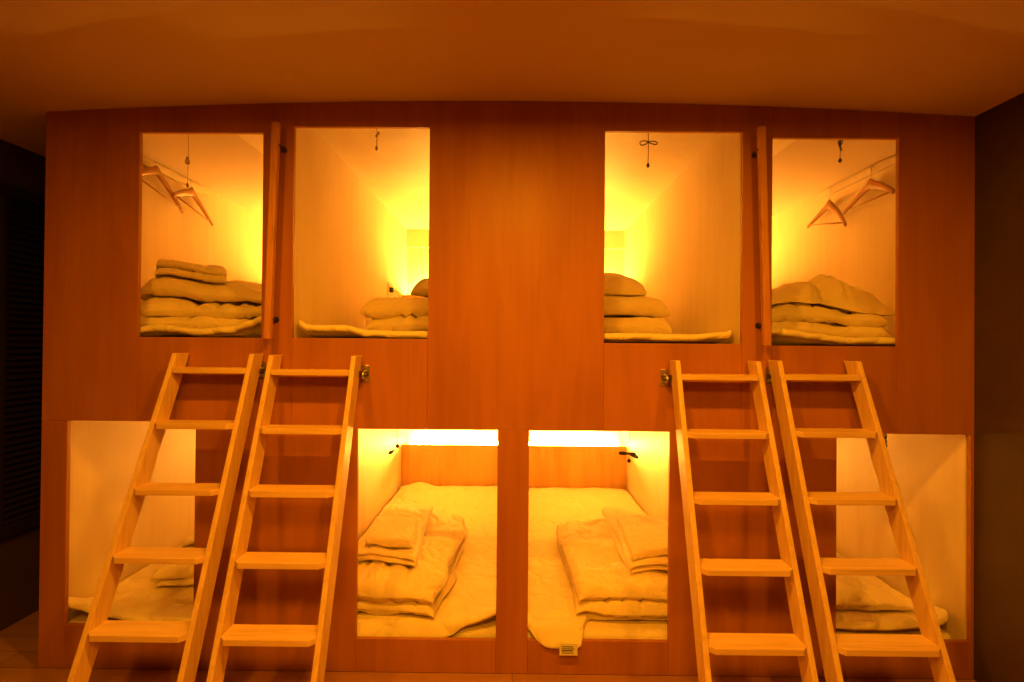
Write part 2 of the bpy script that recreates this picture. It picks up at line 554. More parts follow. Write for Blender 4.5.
# ------------------------------------------------------------------ upright grab bars between the upper openings
def grab_bar(top, bot, kn, side, label):
    a, b = W(top[0], top[1], -0.075), W(bot[0], bot[1], -0.075)
    x = (a.x + b.x) / 2
    t = empty('grab_bar', (x, -0.06, b.z), label, 'grab bar', 'upright grab bars between the upper capsules')
    w = 0.0145
    MB().quadbox([(b.x - w, -0.078, b.z), (b.x + w, -0.078, b.z), (b.x + w, -0.048, b.z), (b.x - w, -0.048, b.z),
                  (a.x - w, -0.078, a.z), (a.x + w, -0.078, a.z), (a.x + w, -0.048, a.z), (a.x - w, -0.048, a.z)]).build('bar', BARW, t, bevel=0.004)
    for q in kn:
        k = W(q[0], q[1], -0.025)
        xb = interp(sorted([(b.z, b.x), (a.z, a.x)]), k.z)
        st = MB().tube([(k.x, -0.0004, k.z), (k.x, -0.006, k.z)], 0.013, 14)
        st.build('rosette', DMETAL, t)
        MB().tube([(k.x, -0.0062, k.z), (k.x, -0.030, k.z), (k.x - side * 0.006, -0.052, k.z), (xb + side * (w + 0.0002), -0.060, k.z)], 0.006, 10).build('standoff', DMETAL, t, smooth=True)
    return t
grab_bar((275, 121.5), (266.5, 339), [(282, 148), (274, 319.5)], +1, 'upright wooden grab bar on the louvered shutter side of the wall')
grab_bar((762.5, 126), (768, 346), [(757, 153), (760.5, 325.5)], -1, 'upright wooden grab bar on the plain dark wall side')

# ------------------------------------------------------------------ battens and hangers on the end walls of the upper capsules
XI = XB[4] - 0.003 - PT          # inner face of the end wall, plain side
XJ = XB[0] + 0.003 + PT
def batten(xw, s, label):
    x0, x1 = sorted((xw + s * 0.0005, xw + s * 0.018))
    o = MB().box(x0, x1, 0.06, 1.135, 2.374, 2.412).build('coat_batten', BIRCH, base=(xw, 0.6, 2.385), bevel=0.002)
    return tag(o, label, 'coat rail', 'coat battens in the upper end capsules')
batten(XJ, +1, 'pale wooden batten under the capsule ceiling ' + SH)
batten(XI, -1, 'pale wooden batten under the capsule ceiling ' + PL)

def hanger(xw, s, y, ztop, near, far, label):
    """near/far: (dy, drop) of the two shoulder tips"""
    x = xw + s * 0.034
    t = empty('clothes_hanger', (x, y, ztop), label, 'clothes hanger', 'wooden clothes hangers')
    P = lambda dy, dz, dx=0.0: (x + dx, y + dy, ztop + dz)
    pts, rad = [], []
    def arm(dy, drop):
        out = []
        for k in range(1, 9):
            u = k / 8
            out.append(((dy * u), -drop * (0.10 * u + 0.90 * u ** 1.35), 0.026 - 0.014 * u ** 0.8))
        return out
    n_, f_ = arm(*near), arm(*far)
    seq = list(reversed(n_)) + [(0, 0.008, 0.030)] + f_
    pts = [P(a, b - 0.018, s * (0.004 - 0.045 * a + 0.02 * (abs(a) / 0.22) ** 2)) for a, b, c in seq]
    rad = [c for a, b, c in seq]
    MB().tube(pts, rad, 10, flat=((1, 0, 0), 0.45)).build('shoulder', HANGW, t, smooth=True)
    e0, e1 = Vector(pts[1]), Vector(pts[-2])
    e0.z -= 0.006; e1.z -= 0.006
    MB().tube([e0, e0.lerp(e1, 0.5), e1], 0.0045, 8).build('trouser_bar', HANGW, t, smooth=True)
    hz = 2.412 - ztop
    hp = [P(0, 0.0), P(0, hz * 0.45)]
    hk = []
    rr = 0.0075
    for k in range(10):
        a = -math.pi * 0.35 + math.pi * 1.35 * k / 9
        hk.append((x - s * (rr - rr * math.cos(a)) + 0, y, ztop + hz - 0.008 + rr * math.sin(a)))
    MB().tube(hp + hk, 0.0022, 6).build('hook', METAL, t, smooth=True)
    return t
hanger(XJ, +1, 0.60, 2.375, (-0.22, 0.09), (0.22, 0.17), 'wooden hanger nearer the opening ' + SH)
hanger(XJ, +1, 0.92, 2.350, (-0.22, 0.075), (0.21, 0.15), 'wooden hanger deeper in the capsule ' + SH)
hanger(XI, -1, 0.59, 2.325, (-0.22, 0.10), (0.22, 0.10), 'wooden hanger nearer the opening ' + PL)
hanger(XI, -1, 0.97, 2.315, (-0.21, 0.17), (0.22, 0.085), 'wooden hanger deeper in the capsule ' + PL)

# ------------------------------------------------------------------ lamp pull cords
def pull_cord(px, bead_py, bow_py, y, ztop, loops, label, mat=CORD, r=0.0016, bead=0.0075, thick=1.5):
    b = W(px, bead_py, y)
    t = empty('pull_cord', (b.x, y, ztop), label, 'pull cord', 'lamp pull cords hanging in the capsules')
    MB().tube([(b.x, y, ztop - 0.001), (b.x + 0.002, y, (ztop + b.z) / 2), (b.x, y, b.z)], r, 6).build('cord', mat, t)
    m = MB()
    prof = [(0.0, 0.2), (0.003, 0.5), (0.010, 0.95), (0.016, 1.0), (0.021, 0.7), (0.024, 0.2)]
    m.tube([(b.x, y, b.z + 0.006 - z) for z, q in prof], [bead * q for z, q in prof], 10)
    m.build('bead', mat, t, smooth=True)
    if loops:
        c = W(px, bow_py, y)
        m = MB().ball((c.x, y, c.z), 0.006, 1.0, 8, 6)
        for (dx, dz, wdt) in loops:
            pts = []
            for k in range(14):
                a = 2 * math.pi * k / 14
                u = (1 - math.cos(a)) / 2
                v = math.sin(a) * wdt
                n = Vector((-dz, 0, dx)).normalized()
                pts.append(Vector((c.x, y, c.z)) + Vector((dx * u, 0, dz * u)) + n * v * (0.35 + 0.65 * u) + Vector((0, 0.004 * math.sin(a), 0)))
            m.tube(pts, r * thick, 6, closed=True)
        m.build('bow', mat, t, smooth=True)
    return t
pull_cord(187.5, 184, 158, 0.2, ZU1, [(0.004, -0.03, 0.006), (-0.006, -0.028, 0.006)], 'thin pull cord above the stacked bedding ' + SH, GCORD, 0.0012, 0.006)
pull_cord(376.5, 147, 136, 0.2, ZU1, [(0.012, 0.018, 0.006)], 'short pull cord at the upper opening on the shutter side of the centre panel', GCORD, 0.0014, 0.006)
pull_cord(648, 164, 142, 0.2, ZU1, [(0.044, -0.006, 0.012), (-0.038, -0.008, 0.012)], 'pull cord tied in a wide bow above rolled bedding')
pull_cord(840, 159, 146, 0.2, ZU1, [(0.008, 0.03, 0.006), (0.006, -0.022, 0.008), (-0.003, 0.026, 0.005)], 'dark knotted pull cord near the hangers ' + PL)
pull_cord(397.5, 445, 440, 0.75, ZL1, None, 'pull cord ending in a dark bead above the towel square bedding', bead=0.011)
pull_cord(629, 459.5, 453.5, 0.70, ZL1, [(-0.055, 0.002, 0.008), (0.036, -0.006, 0.008), (0.05, -0.022, 0.007)], 'pull cord tied in a bow in the capsule with the care tag', bead=0.011, thick=3.2)
pull_cord(885.5, 444, 438, 0.12, ZL1, [(0.004, -0.022, 0.006), (-0.004, 0.02, 0.006)], 'dark knotted pull cord in the lower end capsule ' + PL)
# loop of the cord beside the bead in the towel capsule
lp = W(391.5, 452, 0.75)
tk = empty('cord_toggle', lp, 'dark oval toggle hanging on a thin cord beside the dark bead', 'cord toggle')
mm = MB(); mm.tube([lp + Vector((-0.016, 0, -0.010)), lp + Vector((-0.006, 0, -0.004)), lp + Vector((0.006, 0, 0.004)), lp + Vector((0.016, 0, 0.012))], [0.004, 0.010, 0.008, 0.003], 8)
mm.build('body', CORD, tk, smooth=True)
mm = MB(); mm.tube([lp + Vector((0.016, 0, 0.012)), lp + Vector((0.028, 0, 0.045)), (lp.x + 0.032, lp.y, ZL1)], 0.001, 6)
mm.build('cord', GCORD, tk)

# wall plugs behind the bedding of the two upper middle capsules
def plug(px, py, xw, s, label):
    d = ray(px, py)
    t_ = (xw + s * 0.02 - CAM.x) / d.x
    p = CAM + d * t_
    t = empty('power_plug', (xw, p.y, p.z), label, 'plug', 'power plugs on the capsule walls')
    x0, x1 = sorted((xw + s * 0.0005, xw + s * 0.010))
    MB().box(x0, x1, p.y - 0.035, p.y + 0.035, p.z - 0.055, p.z + 0.055).build('socket_plate', PAINT, t, bevel=0.003)
    x0, x1 = sorted((xw + s * 0.0105, xw + s * 0.04))
    MB().box(x0, x1, p.y - 0.018, p.y + 0.018, p.z - 0.02, p.z + 0.02).build('plug_body', BLACK, t, bevel=0.006)
    c = Vector((xw + s * 0.04, p.y, p.z))
    MB().tube([c, c + Vector((s * 0.03, 0.0, -0.01)), c + Vector((s * 0.035, 0.07, -0.05)), c + Vector((s * 0.02, 0.16, -0.10))], 0.004, 8).build('cable', PAINT, t, smooth=True)
plug(391, 290, XB[1] + 0.003 + PT, +1, 'black power plug on the wall behind the crumpled bedding')
plug(637, 293, XB[3] - 0.003 - PT, -1, 'black power plug on the wall behind the rolled bedding')

# ------------------------------------------------------------------ bedding
def cloth_object(name, v, f, mat, base, label=None, cat=None, group=None, parent=None):
    m = MB(); m.v = v; m.f = f
    o = m.build(name, mat, parent, smooth=True, base=base)
    if label: tag(o, label, cat, group)
    return o

def frame(FL, FR, BL, z0):
    FL, FR, BL = Vector((FL[0], FL[1], 0)), Vector((FR[0], FR[1], 0)), Vector((BL[0], BL[1], 0))
    eu, ev = FR - FL, BL - FL
    return FL, eu, ev, eu.length, ev.length

from mathutils.bvhtree import BVHTree

class Rest:
    """height of whatever lies below a piece of bedding, smoothed like the cloth would smooth it"""
    def __init__(self, objs, x0, x1, y0, y1, step=0.02):
        vs, fs = [], []
        for o in objs:
            b = len(vs)
            vs += [v.co + o.location for v in o.data.vertices]
            fs += [[b + k for k in p.vertices] for p in o.data.polygons]
        bvh = BVHTree.FromPolygons(vs, fs)
        self.x0, self.y0, self.st = x0, y0, step
        self.nx = max(2, int((x1 - x0) / step) + 2); self.ny = max(2, int((y1 - y0) / step) + 2)
        g = [[None] * self.nx for _ in range(self.ny)]
        for b in range(self.ny):
            for a in range(self.nx):
                hit = bvh.ray_cast(Vector((x0 + a * step, y0 + b * step, 5.0)), Vector((0, 0, -1)))
                if hit[0] is not None:
                    g[b][a] = hit[0].z
        known = [z for r_ in g for z in r_ if z is not None]
        zmean = sum(known) / len(known)
        for r_ in g:                               # beyond the support the cloth sags a little, not to the floor
            for a in range(self.nx):
                if r_[a] is None or r_[a] < zmean - 0.09: r_[a] = zmean - 0.03
        def spread(src, fn, k):
            out = []
            for b in range(self.ny):
                row = []
                for a in range(self.nx):
                    q = [src[bb][aa] for bb in range(max(0, b - k), min(self.ny, b + k + 1)) for aa in range(max(0, a - k), min(self.nx, a + k + 1))]
                    row.append(fn(q))
                out.append(row)
            return out
        g = spread(g, max, 2)
        self.g = spread(g, lambda q: sum(q) / len(q), 1)

    def __call__(self, x, y):
        fx = min(max((x - self.x0) / self.st, 0), self.nx - 1.001); fy = min(max((y - self.y0) / self.st, 0), self.ny - 1.001)
        a, b = int(fx), int(fy); tx, ty = fx - a, fy - b
        g = self.g
        return (g[b][a] * (1 - tx) + g[b][a + 1] * tx) * (1 - ty) + (g[b + 1][a] * (1 - tx) + g[b + 1][a + 1] * tx) * ty

def rest_on(objs, FL, FR, BL):
    xs = [FL[0], FR[0], BL[0], FR[0] + BL[0] - FL[0]]; ys = [FL[1], FR[1], BL[1], FR[1] + BL[1] - FL[1]]
    return Rest(objs, min(xs) - 0.12, max(xs) + 0.12, min(ys) - 0.12, max(ys) + 0.12)

def crumple(x, y, z, f, seed):
    """sharp creases between soft swellings, roughly -1..1"""
    wx = nz(x * f * 0.5 + seed, y * f * 0.5, z * 3) * 0.9 / f * 2
    wy = nz(x * f * 0.5 + 7 + seed, y * f * 0.5, z * 3) * 0.9 / f * 2
    a = nz((x + wx) * f + seed, (y + wy) * f * 0.8, z * f * 0.7 + seed)
    return min(1.0, abs(a) * 3.2) ** 0.7 * 1.4 - 0.9

def folded(name, FL, FR, BL, on, layers, t, label=None, cat=None, group=None, mat=COTTON, seed=0.0, nu=84, wr=0.012, low=0.02, dome=0.06, fold0=False, setback=0.0, gap=0.92, cf=4.2, tilt=0.0, arch=0.0):
    """a cloth folded over itself in `layers` layers of thickness t, resting on the objects `on`;
    fold0: the first bend is at the front (one smooth roll), else the loose layers show there"""
    A, eu, ev, w, d = frame(FL, FR, BL, 0)
    rest = rest_on(on, FL, FR, BL)
    path = []
    ns = max(14, min(70, int(d / 0.014)))
    for k in range(layers):
        z = (k + 0.5) * t
        fwd = (k % 2 == 0) if fold0 else (k % 2 == 1)
        vs = [(1 - i / ns) if fwd else i / ns for i in range(ns + 1)]
        r = t / 2
        sb = setback * k
        for q in vs:
            path.append((r + sb + q * (d - 2 * r - sb), z))
        if k < layers - 1:
            vend = (r + setback * (k + .5)) if fwd else d - r
            sg = -1 if fwd else 1
            for j in range(1, 6):
                a = -math.pi / 2 + math.pi * j / 6
                path.append((vend + sg * r * 0.9 * math.cos(a), z + r + r * math.sin(a)))
    n = len(path)
    H = layers * t
    # distance along the path from each end, for rounded ends
    ds = [0.0]
    for p, q in zip(path, path[1:]):
        ds.append(ds[-1] + math.hypot(q[0] - p[0], q[1] - p[1]))
    tot = ds[-1]
    prof = []
    for i, (v_, z_) in enumerate(path):
        p0, p1 = path[max(i - 1, 0)], path[min(i + 1, n - 1)]
        tx, tz = p1[0] - p0[0], p1[1] - p0[1]
        l = math.hypot(tx, tz) or 1
        e = min(ds[i], tot - ds[i]) / (t * 0.55)
        cap = math.sqrt(max(0.0, 1 - (1 - min(1, e)) ** 2)) if e < 1 else 1.0
        prof.append((v_, z_, -tz / l, tx / l, max(0.05, cap)))
    hh = t * 0.5 * gap
    ring = [(v_ + nx_ * hh * c, z_ + nz_ * hh * c, nx_, nz_, i, c) for i, (v_, z_, nx_, nz_, c) in enumerate(prof)]
    ring += [(v_ - nx_ * hh * c, z_ - nz_ * hh * c, -nx_, -nz_, i, c) for i, (v_, z_, nx_, nz_, c) in reversed(list(enumerate(prof)))]
    V, Fc = [], []
    m = len(ring)
    rr = min(0.7 * t, 0.06)
    for a in range(nu + 1):
        u = 0.5 - 0.5 * math.cos(math.pi * a / nu) * 0.5 - 0.5 * (1 - 2 * a / nu) * 0.5
        e = min(u, 1 - u) * w
        pin = math.sqrt(max(0.0, 1 - (1 - min(1, e / rr)) ** 2))
        for (v_, z_, nx_, nz_, i, cp) in ring:
            cv, cz = path[i]
            vv = cv + (v_ - cv) * (0.1 + 0.9 * pin)
            zz = cz + (z_ - cz) * (0.1 + 0.9 * pin)
            uu = u * w
            lay = cz / t
            vv += low * 1.3 * nz(uu * 3.0 + seed, lay * 0.9, 3.1 + seed) * (0.4 + 0.6 * lay / layers)
            uu2 = uu + low * 1.3 * nz(vv * 4 + seed, lay * 0.8 + 5, seed)
            k = nz(uu * 5 + seed * 3, vv * 5, zz * 8 + seed)
            fe = 0.6 + 0.4 * sm(0, 0.10, min(vv, d - vv))
            c = (crumple(uu, vv, zz, cf, seed) * 0.75 + crumple(uu, vv, zz, cf * 2.2, seed + 11) * 0.35) * fe
            disp = max(wr * (0.6 * k + c), -0.5 * hh) * pin * cp
            vv += nx_ * disp
            zz += nz_ * disp
            pv = max(0.0, 1 - min(vv, d - vv) / (0.55 * t))
            zz -= 0.36 * t * max(1 - pin, pv * pv)
            eu_, ev_ = min(uu, w - uu), min(vv, d - vv)
            k1 = 1 - sm(0, 0.16 if w > 0.35 else 0.06, eu_); k2 = 1 - sm(0, 0.16 if d > 0.35 else 0.06, ev_)
            zz = max(0.0, zz) * (1 - dome * k1) * (1 - dome * k2)
            zz += max(0, zz / H) * low * 0.7 * nz(uu * 2.5 + seed, vv * 2.5, seed + 9)
            zz = max(0.0, zz) * (1 + tilt * (2 * u - 1) + arch * ((2 * u - 1) ** 2 - 0.4))
            p = A + eu * (uu2 / w) + ev * (vv / d)
            V.append((p.x, p.y, rest(p.x, p.y) + 0.002 + zz))
    for a in range(nu):
        for j in range(m):
            j2 = (j + 1) % m
            Fc.append([a * m + j, a * m + j2, (a + 1) * m + j2, (a + 1) * m + j])
    Fc.append([j for j in reversed(range(m))])
    Fc.append([nu * m + j for j in range(m)])
    c = A + eu * 0.5 + ev * 0.5
    return cloth_object(name, V, Fc, mat, (c.x, c.y, rest(c.x, c.y)), label, cat, group)

def slab(name, x0, x1, y0, y1, z0, t, label=None, cat=None, group=None, mat=PADM, seed=0.0, lift=None, reach=0.16, front=None, corner=0.08, wav=0.006, rest=0.0, hump=None, parent=None, drape=None, quilt=0.0):
    """soft pad: lift(u)->extra height of the front edge, front(u)->y of the front edge"""
    nu, nv = 64, 72
    V, Fc = [], []
    def corner_in(u):                       # rounded plan corners
        e = min(u, 1 - u) * (x1 - x0)
        if e >= corner: return 0.0
        return corner - math.sqrt(max(0, corner ** 2 - (corner - e) ** 2))
    for side in (1, 0):
        for b in range(nv + 1):
            q = b / nv
            q = q ** 1.5                    # finer at the front
            for a in range(nu + 1):
                u = a / nu
                u = 0.5 - 0.5 * math.cos(math.pi * u) * (0.75) - 0.5 * (1 - 2 * u) * 0.25
                x = x0 + (x1 - x0) * u
                yfr = (front(u) if front else y0) + corner_in(u)
                ybk = y1 - corner_in(u) * 0.6
                y = yfr + (ybk - yfr) * q
                e = min(min(u, 1 - u) * (x1 - x0), y - yfr, ybk - y)
                pin = math.sqrt(max(0, 1 - (1 - min(1, max(0, e) / (t * 0.6))) ** 2))
                hz = t / 2 * (0.12 + 0.88 * pin)
                zc = z0 + t / 2
                w_ = wav * nz(x * 5 + seed, y * 5, seed) + 0.5 * wav * nz(x * 13 + seed, y * 13, seed + 4)
                l_ = lift(u) * math.exp(-((y - yfr) / reach) ** 2) if lift else 0.0
                if hump: l_ += hump(x, y)
                if drape: l_ += drape(x, y)
                zt = zc + (hz if side else -hz) + w_ + l_
                if side: zt += quilt * (1 - abs(nz(x * 9 + seed, y * 9, 2.2)) * 2) * pin
                V.append((x, y, max(zt, z0 if not drape else -1)))
    n1 = (nu + 1) * (nv + 1)
    for b in range(nv):
        for a in range(nu):
            i = b * (nu + 1) + a; j = i + nu + 1
            Fc.append([i, i + 1, j + 1, j])
            Fc.append([n1 + i, n1 + j, n1 + j + 1, n1 + i + 1])
    for a in range(nu):
        Fc.append([a, n1 + a, n1 + a + 1, a + 1])
        o = nv * (nu + 1)
        Fc.append([o + a, o + a + 1, n1 + o + a + 1, n1 + o + a])
    for b in range(nv):
        i = b * (nu + 1); j = i + nu + 1
        Fc.append([i, j, n1 + j, n1 + i])
        i += nu; j += nu
        Fc.append([i, n1 + i, n1 + j, j])
    return cloth_object(name, V, Fc, mat, None if parent else ((x0 + x1) / 2, (y0 + y1) / 2, z0), label, cat, group, parent)

def heap(name, FL, FR, BL, on, tab, depth_tab, label, cat, group=None, mat=COTTON, seed=0.0, amp=0.03, cf=5.0):
    """a crumpled mound: tab gives the height across, depth_tab the factor front to back"""
    A, eu, ev, w, d = frame(FL, FR, BL, 0)
    rest = rest_on(on, FL, FR, BL)
    nu, nv = 110, 90
    V, Fc = [], []
    for side in (1, 0):
        for b in range(nv + 1):
            q = b / nv
            for a in range(nu + 1):
                u = a / nu
                inx = 0.04 * nz(q * 5 + seed, seed, 1.0); iny = 0.05 * nz(u * 5 + seed, seed, 7.0)
                e = min(u * w, (1 - u) * w, q * d, (1 - q) * d)
                edge = math.sqrt(max(0, 1 - (1 - min(1, e / 0.07)) ** 2))
                h = interp(tab, u) * interp(depth_tab, q)
                ux, vx = u * w, q * d
                h += amp * (crumple(ux, vx, 0.3, cf, seed) * 0.9 + crumple(ux, vx, 0.7, cf * 2.1, seed + 4) * 0.4 + nz(ux * 4, vx * 4, seed))
                p = A + eu * u + ev * q + Vector((inx, iny, 0)) * (0.6 + 0.4 * edge)
                zz = rest(p.x, p.y) + 0.002 + (max(0.012, h) * edge if side else 0.0)
                V.append((p.x, p.y, zz))
    n1 = (nu + 1) * (nv + 1)
    for b in range(nv):
        for a in range(nu):
            i = b * (nu + 1) + a; j = i + nu + 1
            Fc.append([i, i + 1, j + 1, j])
            Fc.append([n1 + i, n1 + j, n1 + j + 1, n1 + i + 1])
    for a in range(nu):
        Fc.append([a, n1 + a, n1 + a + 1, a + 1])
        o = nv * (nu + 1)
        Fc.append([o + a, o + a + 1, n1 + o + a + 1, n1 + o + a])
    for b in range(nv):
        i = b * (nu + 1); j = i + nu + 1
        Fc.append([i, j, n1 + j, n1 + i])
        i += nu; j += nu
        Fc.append([i, n1 + i, n1 + j, j])
    c = A + eu * 0.5 + ev * 0.5
    return cloth_object(name, V, Fc, mat, (c.x, c.y, rest(c.x, c.y)), label, cat, group)

def inside(i):
    return XB[i] + 0.003 + PT + 0.012, XB[i + 1] - 0.003 - PT - 0.012

def pxlift(tab, x0, x1, zref, y=0.04):
    """front-edge heights taken where the pad's edge is seen"""
    pts = []
    for px, py in tab:
        p = W(px, py, y)
        pts.append(((p.x - x0) / (x1 - x0), p.z - zref))
    pts.sort()
    return lambda u: max(0.0, interp(pts, u))

GF, GP = 'futons on the capsule floors', 'quilted pads on the futons'
# ---- upper tier -------------------------------------------------
def upper_bed(i, tab, names, seed, pt=0.034):
    x0, x1 = inside(i)
    ft = max(0.012, RECT['O%d' % (i + 1)][2] - ZU0 - 0.006)
    z = ZU0 + 0.001
    slab('futon', x0, x1, 0.075, HF - 0.01, z, ft, names[0], 'futon', GF, FUTON, seed=seed, corner=0.05, wav=0.002)
    zp = z + ft + 0.003
    return slab('bed_pad', x0 + 0.004, x1 - 0.004, 0.030, HF - 0.015, zp, pt, names[1], 'bed pad', GP, PADM, seed=seed + 3, lift=pxlift(tab, x0, x1, zp + pt / 2), reach=0.11, corner=0.045, wav=0.003)
p1 = upper_bed(0, [(130, 331), (160, 328), (200, 332), (232, 330), (250, 324), (262, 319)], ('thin futon under the bedding pile near the hangers ' + SH, 'quilted pad with an upturned edge below the bedding pile ' + SH), 1.0)
p2 = upper_bed(1, [(285, 317), (292, 322), (310, 329), (340, 328), (370, 334), (426, 335)], ('thin futon under the bedding beside the black plug and crumpled duvet', 'quilted pad with a curled corner below the crumpled duvet'), 2.0)
p3 = upper_bed(2, [(604, 337), (650, 337), (690, 338), (728, 336), (740, 329)], ('thin futon under the rolled bedding', 'quilted pad with a rounded corner below the rolled bedding'), 3.0)
p4 = upper_bed(3, [(773, 331), (790, 333), (812, 337), (850, 341), (898, 341)], ('thin futon under the crumpled mound ' + PL, 'quilted pad with a wavy edge under the crumpled mound ' + PL), 4.0)

def XY(px, y):                    # x of a pixel column at depth y
    return W(px, 345, y).x

def fr(pxl, pxr, yf_, yb, shift=0.0, lo=-9, hi=9):
    a, b = max(lo + 0.03, XY(pxl, yf_)), min(hi - 0.03, XY(pxr, yf_))
    return (a, yf_), (b, yf_), (a + shift, yb)

GD, GB, GT = 'folded duvets', 'folded blankets', 'folded towels'
# capsule with hangers, shutter end
lo, hi = inside(0)
d = folded('duvet', *fr(125, 270, 0.16, 1.0, 0, lo), [p1], 2, 0.070, 'white crumpled duvet at the bottom of the pile ' + SH, 'duvet', GD, seed=3.3, wr=0.022, low=0.06, dome=0.10, cf=5.5, tilt=-0.12, gap=1.03)
b = folded('blanket', *fr(128, 262, 0.22, 0.80, -0.05, lo), [d], 1, 0.082, 'white folded blanket between duvet and towel ' + SH, 'blanket', GB, seed=5.1, wr=0.014, low=0.04, dome=0.22, tilt=-0.30)
folded('towel', *fr(149, 222, 0.27, 0.52, -0.13), [b], 2, 0.036, 'folded towel on top of the bedding pile ' + SH, 'towel', GT, TOWEL, seed=2.2, wr=0.007, low=0.03, dome=0.10, setback=0.02, cf=9, arch=0.25)

# upper capsule, shutter side of the centre panel
d = folded('duvet', *fr(352, 470, 0.50, 1.35, 0.05), [p2], 2, 0.105, 'white crumpled duvet beside the black power plug', 'duvet', GD, seed=7.7, wr=0.022, low=0.07, dome=0.10, cf=5.5, gap=1.0)
folded('blanket', *fr(405, 480, 0.66, 1.15, 0.05), [d], 1, 0.135, 'white folded blanket on the crumpled duvet beside the centre panel', 'blanket', GB, seed=8.1, wr=0.010, low=0.02, dome=0.30)

# upper capsule with the bow-tied cord
d = folded('duvet', *fr(540, 675, 0.46, 1.30, 0.0), [p3], 2, 0.112, 'white neatly rolled duvet in two thick layers', 'duvet', GD, seed=9.2, wr=0.007, low=0.02, dome=0.05)
folded('blanket', *fr(560, 645, 0.58, 1.1, 0.0), [d], 2, 0.074, 'white rounded blanket roll on the two-layer duvet', 'blanket', GB, seed=4.9, wr=0.006, low=0.012, dome=0.26, fold0=True)

# capsule with hangers, plain wall end
lo, hi = inside(3)
d = folded('duvet', *fr(762, 898, 0.15, 1.0, 0, -9, hi + 0.01), [p4], 2, 0.076, 'white rumpled duvet below the peaked blanket ' + PL, 'duvet', GD, seed=12.3, wr=0.024, low=0.075, dome=0.10, cf=5.5, gap=1.03, tilt=0.08)
a2, b2, c2 = fr(764, 900, 0.22, 0.95, 0, -9, hi)
c2 = (c2[0], 0.66)
heap('blanket', a2, b2, c2, [d],
     [(0.0, 0.05), (0.2, 0.075), (0.32, 0.100), (0.46, 0.115), (0.60, 0.165), (0.72, 0.115), (0.86, 0.115), (0.95, 0.07), (1.0, 0.04)],
     [(0.0, 0.5), (0.2, 0.9), (0.35, 1.0), (1.0, 0.5)], 'white blanket crumpled into a peaked mound ' + PL, 'blanket', GB, seed=3.0, amp=0.013)

# ---- lower tier -------------------------------------------------
FT2 = 0.074
def lower_futon(i, label, seed, y0=0.05):
    x0, x1 = inside(i)
    slab('futon', x0, x1, y0, HF - 0.01, ZL0 + 0.001, FT2, label, 'futon', GF, FUTON, seed=seed, corner=0.04, wav=0.003)
lower_futon(0, 'thin futon behind the ladder ' + SH, 21.0)
lower_futon(1, 'thin futon below the towel square bedding', 22.0)
lower_futon(2, 'thin futon with its edge showing beside the care tag', 23.0, 0.035)
lower_futon(3, 'thin futon behind the ladder ' + PL, 24.0)
PT2 = 0.026
zp = ZL0 + 0.001 + FT2 + 0.004
ztop = zp + PT2
def lower_pad(i, label, seed, tab=None, front=None, hump=None, drape=None, corner=0.09):
    x0, x1 = inside(i)
    l_ = pxlift(tab, x0, x1, zp + PT2 / 2) if tab else None
    return slab('bed_pad', x0 + 0.004, x1 - 0.004, 0.03, HF - 0.012, zp, PT2, label, 'bed pad', GP, PADM, seed=seed, lift=l_, reach=0.12, front=front, corner=corner, wav=0.008, hump=hump, drape=drape, quilt=0.006)

q5 = lower_pad(0, 'quilted pad with a raised pointed corner ' + SH, 31.0, [(60, 601), (76, 607), (100, 614), (150, 622), (260, 632)],
          front=lambda u: 0.03, corner=0.025)
def hump6(x, y):
    return 0.04 * math.exp(-((x + 0.80) / 0.09) ** 2 - ((y - 2.25) / 0.10) ** 2)
xs0, xs1 = inside(1)
def drape6(x, y):
    return -0.050 * sm(0.055, 0.012, y) * sm(-0.16, -0.28, x)
q6 = lower_pad(1, 'quilted pad under the duvet carrying the towel square', 32.0, [(300, 640), (420, 640), (445, 628), (470, 622), (500, 615)],
          front=lambda u: 0.022 + 0.012 * sm(0.68, 0.8, u), hump=hump6, drape=drape6)
xq0, xq1 = inside(2)
def front7(u):
    x = xq0 + (xq1 - xq0) * u
    return -0.019 + 0.14 * sm(0.285, 0.345, x)
def drape7(x, y):
    return -0.058 * sm(0.035, -0.022, y) if x < 0.4 else 0.0
q7 = lower_pad(2, 'quilted pad with a rounded corner over the sill and care tag', 33.0, None, front=front7, drape=drape7, corner=0.15)
pad7 = q7
q8 = lower_pad(3, 'quilted pad with a lifted rounded end ' + PL, 34.0, [(780, 632), (836, 626), (880, 628), (930, 625), (955, 620), (965, 617)],
          front=lambda u: 0.03)

def quad(pFL, pFR, pBL, z):
    A, B, C = PZ(*pFL, z), PZ(*pFR, z), PZ(*pBL, z)
    return (A.x, A.y), (B.x, B.y), (C.x, C.y)

# capsule with the towel square
lo, hi = inside(1)
A, B, C = quad((330, 622), (437, 628), (352, 520), ztop)
A = (max(A[0], lo + 0.02), max(A[1], 0.05))
P, Q = PZ(437, 606, ztop + 0.14), PZ(468, 516, ztop + 0.14)
C = (A[0] + Q.x - P.x, A[1] + Q.y - P.y)
d = folded('duvet', A, B, C, [q6], 2, 0.074, 'white folded duvet carrying blanket and towel square', 'duvet', GD, seed=15.2, wr=0.026, low=0.035, dome=0.10, cf=5.5)
z = ztop + 0.148
A, B, C = quad((352, 560), (413, 577), (386, 505), z)
b = folded('blanket', A, B, C, [d], 2, 0.028, 'white folded blanket under the small towel square', 'blanket', GB, seed=16.4, wr=0.009, low=0.012, dome=0.06)
z = z + 0.060
A, B, C = quad((366, 547), (411, 555), (377, 524), z)
folded('towel', A, B, C, [b], 3, 0.014, 'small white towel square on a folded blanket', 'towel', GT, TOWEL, seed=17.4, wr=0.002, low=0.006, dome=0.05, cf=12)

